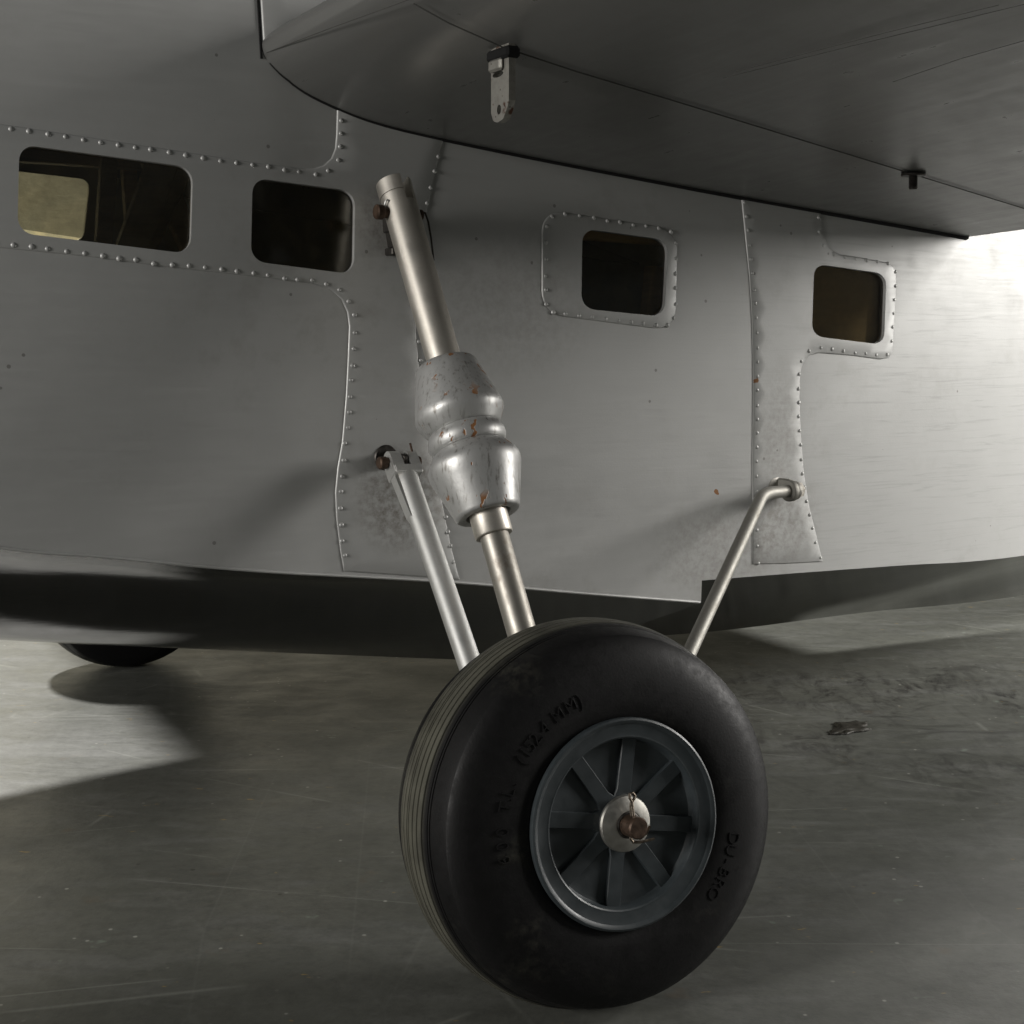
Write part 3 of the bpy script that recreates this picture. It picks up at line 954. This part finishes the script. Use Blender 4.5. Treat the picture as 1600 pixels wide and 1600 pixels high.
# ---- threaded stud under the wing
ps = on_wing(1427, 273)
mb = MB()
prof = [(0.0001, 0.0)]
for i in range(12):
    s_ = 0.0075 * i / 12
    prof += [(0.00235, s_), (0.0020, s_ + 0.0003)]
prof += [(0.0018, 0.0078), (0.0001, 0.0079)]
stud = MB().lathe(prof, ps + np.array([0, 0, 0.0006]), (0.03, 0, -1), 16).build('threaded_stud', M['dark_steel'], root)
hexp = [(0.0046 * math.cos(math.pi * k / 3), 0.0046 * math.sin(math.pi * k / 3)) for k in range(6)]
MB().lathe([(0.0001, 0), (0.006, 0), (0.0062, 0.0006), (0.0058, 0.0011), (0.0001, 0.0011)], ps + np.array([0, 0, 0.0004]), (0, 0, -1), 20).build('stud_washer', M['dark_steel'], stud)

# ------------------------------------------------------------------ wheels
WAZ, WEL = R(26), R(7)
nw = np.array([math.sin(WAZ) * math.cos(WEL), -math.cos(WAZ) * math.cos(WEL), math.sin(WEL)])
nl = np.array([nw @ A, -(nw @ N), nw[2]])
u_ = np.cross([0, 0, 1.0], nl); u_ /= np.linalg.norm(u_); v_ = np.cross(nl, u_)
# tyre section: (axle offset, radius), outer face positive
half = [(0.0275, 0.0389), (0.0290, 0.0398), (0.0298, 0.0415), (0.0303, 0.0470), (0.0301, 0.0530), (0.0292, 0.0592), (0.0280, 0.0635), (0.0264, 0.0671), (0.0250, 0.0692), (0.0238, 0.0705), (0.0236, 0.07065)]
shoulder = [(0.0233, 0.0708), (0.0205, 0.0718), (0.0175, 0.0728), (0.0152, 0.0734), (0.01505, 0.0730), (0.0146, 0.0730), (0.0145, 0.0736), (0.0139, 0.0738), (0.01385, 0.0734), (0.0134, 0.0735), (0.0133, 0.0740), (0.0108, 0.0747), (0.01075, 0.0741), (0.0101, 0.0743), (0.0100, 0.0750), (0.0078, 0.0755), (0.0077, 0.0749), (0.0071, 0.0750), (0.0070, 0.0757), (0.0046, 0.0760), (0.0045, 0.0753), (0.0039, 0.0753), (0.0038, 0.0761), (0.0012, 0.0762), (0.0011, 0.0755), (0.0005, 0.0755), (0.0004, 0.0762)]
tp = half + shoulder
tyre_prof = [(r, w) for w, r in tp] + [(r, -w) for w, r in reversed(tp)]
low = max(r * math.cos(WEL) - w * math.sin(WEL) for r, w in tyre_prof)

def wheel_matrix(lat, mirror):
    if not mirror:
        X = Matrix((( *u_, ), (*v_,), (*nl,))).transposed()
    else:
        mu = u_ * np.array([1, -1, 1]); mv = v_ * np.array([1, -1, 1]); mn = nl * np.array([1, -1, 1])
        X = Matrix(((*(-mu),), (*mv,), (*mn,))).transposed()
    mt = X.to_4x4()
    mt.translation = Vector((0.009 if mirror else 0, -lat, low - 0.0004))
    return mt

def make_wheel(lat, mirror, label):
    Z = np.zeros(3); ax = np.array([0, 0, 1.0])
    # rim disc: flange, bevel into a dish with flat pockets
    rp = [(0.0001, 0.0180), (0.0092, 0.0180), (0.0098, 0.0190), (0.0100, 0.0215), (0.0104, 0.0222)]
    disc = MB().lathe([(r_ * (0.96 if r_ > 0.02 else 1), w_) for r_, w_ in [(0.0400, 0.0150), (0.0415, 0.0285), (0.0419, 0.0308), (0.0416, 0.0318), (0.0408, 0.0322), (0.0398, 0.0319), (0.0392, 0.0314), (0.0350, 0.0305), (0.0342, 0.0306), (0.0336, 0.0302), (0.0332, 0.0292), (0.0328, 0.0268), (0.0322, 0.0260), (0.0305, 0.0257),
                       (0.0120, 0.0257), (0.0100, 0.0260), (0.0092, 0.0280), (0.0001, 0.0280)]], Z, ax, 96)
    w = disc.build('main_wheel', M['rim'], root, angle=28)
    w.matrix_local = wheel_matrix(lat, mirror)
    w['label'] = label
    ty = MB().lathe(tyre_prof, Z, ax, 160).build('tyre', M['rubber'], w, angle=22)
    # spokes
    for k in range(8):
        a = R(80 + 45 * k)
        er = np.array([math.cos(a), math.sin(a), 0]); et = np.array([-math.sin(a), math.cos(a), 0])
        outline = [(0.0084, -0.0046), (0.0125, -0.0031), (0.0316, -0.0031), (0.0316, 0.0031), (0.0125, 0.0031), (0.0084, 0.0046)]
        mb = MB()
        top = [er * x + et * y * 0.90 + ax * (0.0270 + (0.0006 if x > 0.03 else 0.0)) for x, y in outline]
        botm = [er * x + et * y + ax * 0.0250 for x, y in outline]
        mid = [er * x + et * y + ax * (0.0266 + (0.0006 if x > 0.03 else 0.0)) for x, y in outline]
        n6 = 6
        mb.add(top, [tuple(range(6))])
        mb.add(mid + top, [(i, (i + 1) % n6, n6 + (i + 1) % n6, n6 + i) for i in range(n6)])
        mb.add(botm + mid, [(i, (i + 1) % n6, n6 + (i + 1) % n6, n6 + i) for i in range(n6)])
        mb.build('spoke', M['rim'], w, angle=20)
    if not mirror:
        MB().lathe([(0.0001, 0.0275), (0.0092, 0.0275), (0.0108, 0.0294), (0.0108, 0.0302), (0.0104, 0.0310), (0.0058, 0.0330), (0.0052, 0.0330), (0.0050, 0.0322), (0.0001, 0.0322)], Z, ax, 56).build('hub_washer', M['washer'], w, angle=25)
        MB().lathe([(0.0001, 0.0300), (0.0054, 0.0300), (0.0054, 0.0327), (0.0046, 0.0333), (0.0001, 0.0333)], Z, ax, 40).build('bushing', M['dark_steel'], w)
        MB().lathe([(0.0001, 0.0300), (0.0041, 0.0300), (0.0041, 0.0398), (0.0036, 0.0405), (0.0001, 0.0406)], Z, ax, 32).build('axle_end', M['rust'], w)
        # split pin through the axle: eye above, two bent legs below
        zp = 0.0362
        mb = MB()
        eye = [np.array([0.0009 * math.sin(a), 0.0117 + 0.0014 * math.cos(a), zp]) for a in np.linspace(math.pi * 0.9, -math.pi * 0.9 , 14)]
        Q = lambda x, y, z: np.array([x, y, z])
        mb.tube([Q(-0.0004, 0.002, zp), Q(-0.0007, 0.007, zp), Q(-0.0005, 0.0088, zp), Q(0.0009, 0.0102, zp), Q(0.0014, 0.0115, zp), Q(0.0005, 0.0126, zp), Q(-0.0008, 0.0124, zp), Q(-0.0009, 0.0108, zp), Q(0.0000, 0.0092, zp), Q(0.0001, 0.007, zp), Q(0.0004, 0.002, zp)], 0.00055, 8)
        mb.tube([Q(-0.0012, -0.002, zp), Q(-0.0014, -0.0043, zp), Q(-0.0004, -0.0058, zp), Q(0.0020, -0.0060, zp + 0.001), Q(0.0080, -0.0055, zp + 0.0012)], 0.00055, 8)
        mb.tube([Q(0.0004, -0.002, zp - 0.0005), Q(0.0008, -0.0042, zp - 0.001), Q(0.0026, -0.0050, zp), Q(0.0046, -0.0030, zp + 0.0015), Q(0.0060, -0.0002, zp + 0.002)], 0.0005, 8)
        mb.build('split_pin', M['pin'], w)
        lettering(w)
    return w

def lettering(w):
    """raised moulded text on the sidewall"""
    mb = MB()
    dg = bpy.context.evaluated_depsgraph_get
    cache = {}
    def glyph(ch):
        if ch not in cache:
            cu = bpy.data.curves.new('glyph', 'FONT')
            cu.body = ch; cu.size = 0.0074; cu.extrude = 0.00028; cu.resolution_u = 3; cu.offset = -0.00012
            o = bpy.data.objects.new('glyph', cu); scene.collection.objects.link(o)
            bpy.context.view_layer.update()
            me = bpy.data.meshes.new_from_object(o.evaluated_get(dg()))
            vs = np.array([tuple(v.co) for v in me.vertices]); fs = [tuple(p_.vertices) for p_ in me.polygons]
            bpy.data.objects.remove(o); bpy.data.curves.remove(cu); bpy.data.meshes.remove(me)
            cache[ch] = (vs, fs)
        return cache[ch]
    def side_w(r):
        pr = sorted([(r_, w_) for w_, r_ in half])
        return float(np.interp(r, [a for a, _ in pr], [b_ for _, b_ in pr]))
    # angles measured from wheel "u" (to the picture's left) towards up; text runs clockwise as seen
    def word(txt, a0, a1, rad):
        n = len(txt)
        for i, ch in enumerate(txt):
            if ch == ' ': continue
            a = R(a0 + (a1 - a0) * i / max(1, n - 1))
            er = u3 * math.cos(a) + v3 * math.sin(a)
            et = -u3 * math.sin(a) + v3 * math.cos(a)      # clockwise seen from outside
            vs, fs = glyph(ch)
            cx = (vs[:, 0].min() + vs[:, 0].max()) / 2
            pts = []
            for x, y, z in vs:
                r_ = rad - 0.0024 + y
                # bend each letter round the wheel
                q = (x - cx) * 0.95 / rad
                d_ = er * math.cos(q) + et * math.sin(q)
                pts.append(d_ * r_ + np.array([0, 0, side_w(r_) + z + 0.0001]))
            mb.add(pts, fs)
    u3, v3 = np.array([-1.0, 0, 0]), np.array([0, 1.0, 0])
    word('600', -6.5, 5.0, 0.0512)
    word('T', 15.0, 15.0, 0.0512); word('.', 18.6, 18.6, 0.0512); word('L', 21.5, 21.5, 0.0512); word('.', 25.2, 25.2, 0.0512)
    word('(152', 35, 45.5, 0.0512); word('.', 48.3, 48.3, 0.0512); word('4', 51.5, 51.5, 0.0512); word('MM', 59.5, 66.5, 0.0512); word(')', 71, 71, 0.0512)
    mb.build('moulded_lettering', M['rubber'], w, smooth=False)
    mb.v, mb.f = [], []
    word('DU-BRO', 195, 221, 0.0500)
    mb.build('moulded_lettering', M['rubber'], w, smooth=False)

make_wheel(HALF_TRACK, False, 'wheel with pale axle washer and dark spoked rim')
make_wheel(-HALF_TRACK + 0.010, True, 'wheel on the other side, mostly hidden by the hull')

# ------------------------------------------------------------------ landing gear legs
P0 = at_lat(618, 297, 0.195); P1 = at_lat(812, 976, 0.294)
Ld = P1 - P0; Llen = np.linalg.norm(Ld); Ld = Ld / Llen
def s_at(spx):
    """distance along the strut for a pixel distance measured down the strut from (635,356)"""
    y = 356 + spx * 0.962
    lo, hi = -0.1, 0.5
    for _ in range(40):
        mid = (lo + hi) / 2
        if project(P0 + Ld * mid)[1] < y: lo = mid
        else: hi = mid
    return lo
def pr(lst):
    out = []
    for rpx, spx in lst:
        s_ = s_at(spx)
        out.append((rpx * project(P0 + Ld * s_)[2] / F, s_))
    return out
strut_bot = 0.0
# bottom of the leg meets the axle line inboard of the wheel
sA = (P0[2] - 0.118) / -Ld[2]
main = MB().lathe(pr([(0.1, -34), (27.5, -34), (27.5, 232), (0.1, 232)]), P0, Ld, 48)
strut = main.build('shock_strut', M['tube'], root)
strut['label'] = 'shock strut with turned double cone between hull and wheel'
e1 = ex - Ld * (ex @ Ld); e1 /= np.linalg.norm(e1); e2 = np.cross(Ld, e1)
rt = 27.5 * project(P0)[2] / F
def seg(r, x0, x1, n=14):
    """slice x0..x1 of a circle"""
    a0, a1 = math.acos(max(-1, min(1, x1 / r))), math.acos(max(-1, min(1, x0 / r)))
    up = [(r * math.cos(a), r * math.sin(a)) for a in np.linspace(a0, a1, n)]
    dn = [(x, -y) for x, y in reversed(up)]
    o_ = up + dn
    res = []
    for q in o_:
        if not res or math.hypot(q[0] - res[-1][0], q[1] - res[-1][1]) > 1e-6: res.append(q)
    if math.hypot(res[0][0] - res[-1][0], res[0][1] - res[-1][1]) < 1e-6: res.pop()
    return res
s_top, s_cap, s_sh = s_at(-72), s_at(-50), s_at(-33)
g0, g1 = -0.0004, 0.0038
MB().prism(seg(rt, -rt, g0), P0, e1, e2, Ld, s_cap + 0.0002, s_sh + 0.0004).prism(seg(rt * 1.03, -rt * 1.03, g0), P0, e1, e2, Ld, s_top, s_cap).build('fork_prong', M['tube'], strut)
MB().prism(seg(rt, g1, rt), P0, e1, e2, Ld, s_top + 0.0008, s_sh + 0.0004).build('fork_prong', M['tube'], strut)
MB().lathe(pr([(20, 223), (40, 222), (46, 223.5), (49, 227), (53, 239), (67, 286), (70, 297), (71, 303), (70, 309), (66, 316), (59, 327), (56.5, 330), (20, 332)]), P0, Ld, 64).build('strut_cone', M['boot'], strut, angle=60)
MB().lathe(pr([(20, 330), (56.5, 330.5), (59, 333), (62, 341), (62.5, 348), (60, 356), (57, 360), (20, 361)]), P0, Ld, 64).build('strut_bead', M['boot'], strut, angle=60)
MB().lathe(pr([(20, 359), (56, 360), (60, 362.5), (71, 377), (73.5, 382), (74.5, 388), (73.5, 396), (70, 407), (59, 441), (53, 461), (51.5, 465), (49, 466.5), (36, 466), (35, 450), (20, 450)]), P0, Ld, 64).build('strut_cone', M['boot'], strut, angle=60)
MB().lathe(pr([(20, 440), (30.5, 440), (30.5, 498), (29, 500), (24.5, 500.5), (24, 496)]), P0, Ld, 48).build('gland_collar', M['tube'], strut, angle=40)
q = pr([(0.1, 480), (23.2, 480), (23.4, 640)])
q += [(q[-1][0], sA), (0.0001, sA)]
MB().lathe(q, P0, Ld, 48).build('piston', M['piston'], strut, angle=40)
# pivot through the fork, along the hull
def bolt_between(pa, pb, r, head=None):
    d = pb - pa; L_ = np.linalg.norm(d); d = d / L_
    return [(0.0001, 0), (r * 0.85, 0), (r, r * 0.18), (r, L_ - r * 0.18), (r * 0.85, L_), (0.0001, L_)], d
pv = P0 + Ld * s_at(-22)
a_, b_ = pv - ex * 0.0128 + np.array([0, 0, 0.0005]), pv + ex * 0.0102
pf, dd = bolt_between(a_, b_, 0.0026)
bp = MB().lathe(pf, a_, dd, 20)
bp.lathe([(0.0001, 0), (0.0030, 0), (0.0034, 0.0005), (0.0034, 0.0033), (0.0030, 0.0038), (0.0001, 0.0038)], a_ - dd * 0.0008, dd, 24)
bp.build('pivot_bolt', M['rust'], strut)
# safety pin loop beside the bolt head and spring wire at the far end
lp = a_ + ex * 0.0045 + np.array([0, -0.001, 0.0036])
MB().tube([lp + np.array([0.0010 * math.cos(g), -0.0006 * math.sin(g), 0.0019 * math.sin(g)]) for g in np.linspace(0, 2 * math.pi, 15)], 0.0004, 6, False).build('safety_pin', M['brace'], strut)
wq = b_ + np.array([0.0, -0.001, 0.0])
MB().tube([wq + np.array(o_) for o_ in ((-0.001, 0, 0.0015), (0.0008, -0.0005, 0.001), (0.0024, -0.0005, -0.003), (0.0040, 0, -0.010), (0.0056, 0.001, -0.0185), (0.0058, 0.001, -0.0205))], 0.0005, 6).build('spring_wire', M['dark_steel'], strut)
# lug on the hull that the fork straddles
hp, hn = hull_pt(pv[0], pv[2])
lug = MB()
lug.box((hp + pv) / 2 + ex * 0.0022 + np.array([0, 0.001, -0.001]), ex, ey, ez, 0.0030, abs(hp[1] - pv[1]) + 0.010, 0.0120, 0.0006)
lug.build('hull_lug', M['dark_steel'], strut)
# small bracket below the pivot, against the hull
pk = at_lat(606, 372, S(pv[0], pv[2]) + 0.006)
kb = MB()
kb.prism([(0, 0.010), (0.0045, 0.010), (0.0065, -0.004), (0.0022, -0.004)], pk, ex, ez, -ey, -0.008, 0.0008)
kb.box(pk + np.array([0.0036, 0.002, -0.0062]), ex, ey, ez, 0.006, 0.010, 0.0034, 0.0005)
kb.build('hull_bracket', M['dark_steel'], strut)

# ---- lower brace with clevis
B0 = at_lat(627, 722, 0.197); B1 = at_lat(735, 1040, 0.270)
Bd = B1 - B0; Bd /= np.linalg.norm(Bd)
sB = (B0[2] - 0.082) / -Bd[2]
br = 18.5 * project(B0 + Bd * 0.05)[2] / F
brace = MB().lathe([(0.0001, 0.0075), (br * 0.95, 0.0075), (br * 1.02, 0.010), (br, 0.014), (br * 0.96, sB), (0.0001, sB)], B0, Bd, 40).build('lower_brace', M['brace'], root, angle=40)
brace['label'] = 'bright metal brace with forked end running down to the wheel'
e1 = ex - Bd * (ex @ Bd); e1 /= np.linalg.norm(e1); e2 = np.cross(Bd, e1)
cw = 0.0070
cl = MB()
def round_end(w, h, n=9):
    return [(-w, 0.0)] 
for x0, x1 in ((-cw, -0.0016), (0.0022, cw)):
    prof2 = [(math.cos(a) * 0.0048, -math.sin(a) * 0.0048) for a in np.linspace(0, math.pi, 11)] + [(-0.0050, 0.0045), (-0.0050, 0.0085), (0.0050, 0.0085), (0.0050, 0.0045)]
    cl.prism(prof2, B0 - Bd * 0.0004, e2, Bd, e1, x0, x1)
cl.box(B0 + Bd * 0.0068, e1, e2, Bd, cw * 2 + 0.0004, 0.0104, 0.0048, 0.0007)
cl.build('clevis', M['brace'], brace, angle=30)
# welded gusset running down the forward side
MB().prism([(-cw - 0.0003, 0.002), (-cw + 0.0014, 0.002), (-br * 0.62 + 0.001, 0.030), (-br * 0.80, 0.034), (-br - 0.0002, 0.031)], B0, e1, Bd, e2, -0.0028, 0.0022).build('gusset', M['brace'], brace, smooth=False)
ca, cb = B0 - ex * 0.0108 , B0 + ex * 0.0100
pf, dd = bolt_between(ca, cb, 0.0024)
bp = MB().lathe(pf, ca, dd, 18)
bp.lathe([(0.0001, 0), (0.0024, 0), (0.0030, 0.0006), (0.0030, 0.0038), (0.0001, 0.0038)], ca - dd * 0.0012, dd, 20)
bp.build('clevis_bolt', M['rust'], brace)
pp = cb - ex * 0.0040
MB().tube([pp + np.array([0.0, 0, 0.002]), pp + np.array([-0.0006, -0.0005, 0.0055]), pp + np.array([-0.0016, -0.0008, 0.0088])], 0.0006, 6).build('split_pin', M['rust'], brace)
hp, hn = hull_pt(B0[0], B0[2])
mid = (hp + B0) / 2
lg = MB()
lg.box(mid + ex * 0.0004 + np.array([0, -0.001, 0]), ex, ey, ez, 0.0034, abs(hp[1] - B0[1]) + 0.0068, 0.0078, 0.0008)
lg.lathe([(0.0001, 0.0), (0.0062, 0.0), (0.0062, 0.0012), (0.0057, 0.0018), (0.0001, 0.0018)], hp + np.array([0, 0.0003, 0.001]), hn, 28)
lg.build('hull_lug', M['dark_steel'], brace)

# ---- rear brace: bent rod through an eye on the hull
q0 = at_lat(1243, 766, S(0.23, 0.18) + 0.0085)
E0 = q0.copy()
Eb = at_lat(1192, 771, S(0.22, 0.18) + 0.0110)
E1 = at_lat(1085, 1003, 0.268)
d1 = (E1 - Eb) / np.linalg.norm(E1 - Eb)
E2 = E1 + d1 * 0.09
d0 = (Eb - E0) / np.linalg.norm(Eb - E0)
bend = []
rb = 0.0075
for k in range(9):
    g = k / 8
    bend.append((Eb - d0 * rb) * (1 - g) ** 2 + Eb * 2 * g * (1 - g) + (Eb + d1 * rb) * g * g)
rod = MB().tube([E0, E0 + d0 * 0.004] + bend + [Eb + d1 * 0.03, E1, E2], 0.0035, 24).build('rear_brace', M['dull'], root, angle=50)
rod['label'] = 'thin bent metal rod from the hull down behind the wheel'
dn = -d0
en = E0 - dn * 0.0065
MB().lathe([(0.0036, 0.0), (0.0058, 0.0), (0.0062, 0.0005), (0.0062, 0.0030), (0.0058, 0.0034), (0.0036, 0.0034)], en, dn, 32).build('eye_ring', M['dull'], rod, angle=40)
MB().lathe([(0.0036, 0.0036), (0.0050, 0.0036), (0.0054, 0.0041), (0.0054, 0.0062), (0.0050, 0.0066), (0.0036, 0.0066)], en, dn, 28).build('collar', M['dull'], rod, angle=40)
hx = MB()
e1 = np.array([0, 0, 1.0]) - dn * dn[2]; e1 /= np.linalg.norm(e1); e2 = np.cross(dn, e1)
hx.prism([(0.0046 * math.cos(math.pi * k / 3 + 0.3), 0.0046 * math.sin(math.pi * k / 3 + 0.3)) for k in range(6)], en, e1, e2, dn, 0.0068, 0.0100)
hx.lathe([(0.0001, 0.0118), (0.0024, 0.0116), (0.0028, 0.0110), (0.0028, 0.0098)], en, dn, 16)
hx.build('lock_nut', M['tube'], rod, angle=20)
# lug plate of the eye
hp, hn = hull_pt(en[0] + 0.001, en[2])
lg = MB()
mid = (hp + en + dn * 0.0017) / 2
lg.box(mid + np.array([0, 0.002, 0.0015]), dn, np.cross(e1, dn), e1, 0.0032, abs(hp[1] - en[1]) + 0.005, 0.0105, 0.0008)
lg.lathe([(0.0001, 0), (0.0064, 0), (0.0062, 0.0010), (0.0050, 0.0014), (0.0001, 0.0014)], hp + np.array([-0.002, 0.0002, 0.001]), hn, 28)
lg.build('eye_lug', M['dull'], rod)

# ---- axle block joining the legs behind the near wheel
ca = np.array([0, -HALF_TRACK, low]) - nl * 0.030
cb = np.array([0, -HALF_TRACK, low]) + nl * 0.02
foot = P0 + Ld * sA
ab = MB().tube([ca - nl * 0.012, ca, cb], 0.0050, 20)
ab.box(ca * 0.75 + foot * 0.25 + np.array([0, 0.004, 0]), ex, ey, ez, 0.034, 0.012, 0.022, 0.003)
ab.tube([foot + Ld * -0.004, foot * 0.5 + ca * 0.5 + np.array([0, 0.006, 0]), ca], 0.0058, 16)
ab.build('axle_block', M['piston'], root)
# simple matching legs on the far side, hidden behind the hull
for (pa, pb, r_) in ((P0, foot, 0.0075), (B0, B0 + Bd * sB, 0.005), (Eb, E2, 0.0035)):
    pa2 = pa * np.array([1, -1, 1]); pb2 = pb * np.array([1, -1, 1])
    st = pa2 + (pa2 - pb2) / np.linalg.norm(pa2 - pb2) * 0.02
    MB().tube([pa2, (pa2 + pb2) / 2, pb2], r_, 16).build('gear_leg', M['tube'], root)
MB().tube([ca * np.array([1, -1, 1]) + nl * np.array([1, -1, 1]) * -0.02, cb * np.array([1, -1, 1])], 0.005, 16).build('axle', M['piston'], root)

# ------------------------------------------------------------------ crumb of old sealant lying on the floor
def on_floor(px, py):
    r = ray(px, py); k = -CAM_L[2] / r[2]
    p = CAM_L + r * k
    w = O + A * p[0] - N * p[1]
    return np.array([w[0], w[1], 0.0])
ca, cb = on_floor(1306, 1148), on_floor(1350, 1130)
bm = bmesh.new()
bmesh.ops.create_icosphere(bm, subdivisions=4, radius=1)
d = cb - ca; L_ = np.linalg.norm(d); ang = math.atan2(d[1], d[0])
for v in bm.verts:
    x, y, z = v.co
    wdt = 0.34 + 0.10 * math.sin(x * 4 + 0.6) - 0.10 * (x > 0.45)
    nzv = 1 + 0.18 * math.sin(9 * x + 3 * y) * math.cos(7 * y + 2) + rng.uniform(-0.06, 0.06)
    X = x * L_ / 2 * nzv; Y = y * L_ * 0.5 * wdt * 1.5 * nzv; Zz = max(0.0, (z * 0.5 + 0.25)) * L_ * 0.085 * nzv
    v.co = (X * math.cos(ang) - Y * math.sin(ang), X * math.sin(ang) + Y * math.cos(ang), Zz)
me = bpy.data.meshes.new('sealant_crumb'); bm.to_mesh(me); bm.free(); me.shade_smooth()
M['crumb'] = simple('dried_sealant', (0.022, 0.020, 0.014), 0.6, nscale=300, var=0.4, bump=0.3, bdist=0.0005)
me.materials.append(M['crumb'])
cr = bpy.data.objects.new('sealant_crumb', me); scene.collection.objects.link(cr)
cr.location = Vector((ca + cb) / 2)
tag(cr, 'small dark lump of dried sealant on the scuffed concrete floor', 'debris')
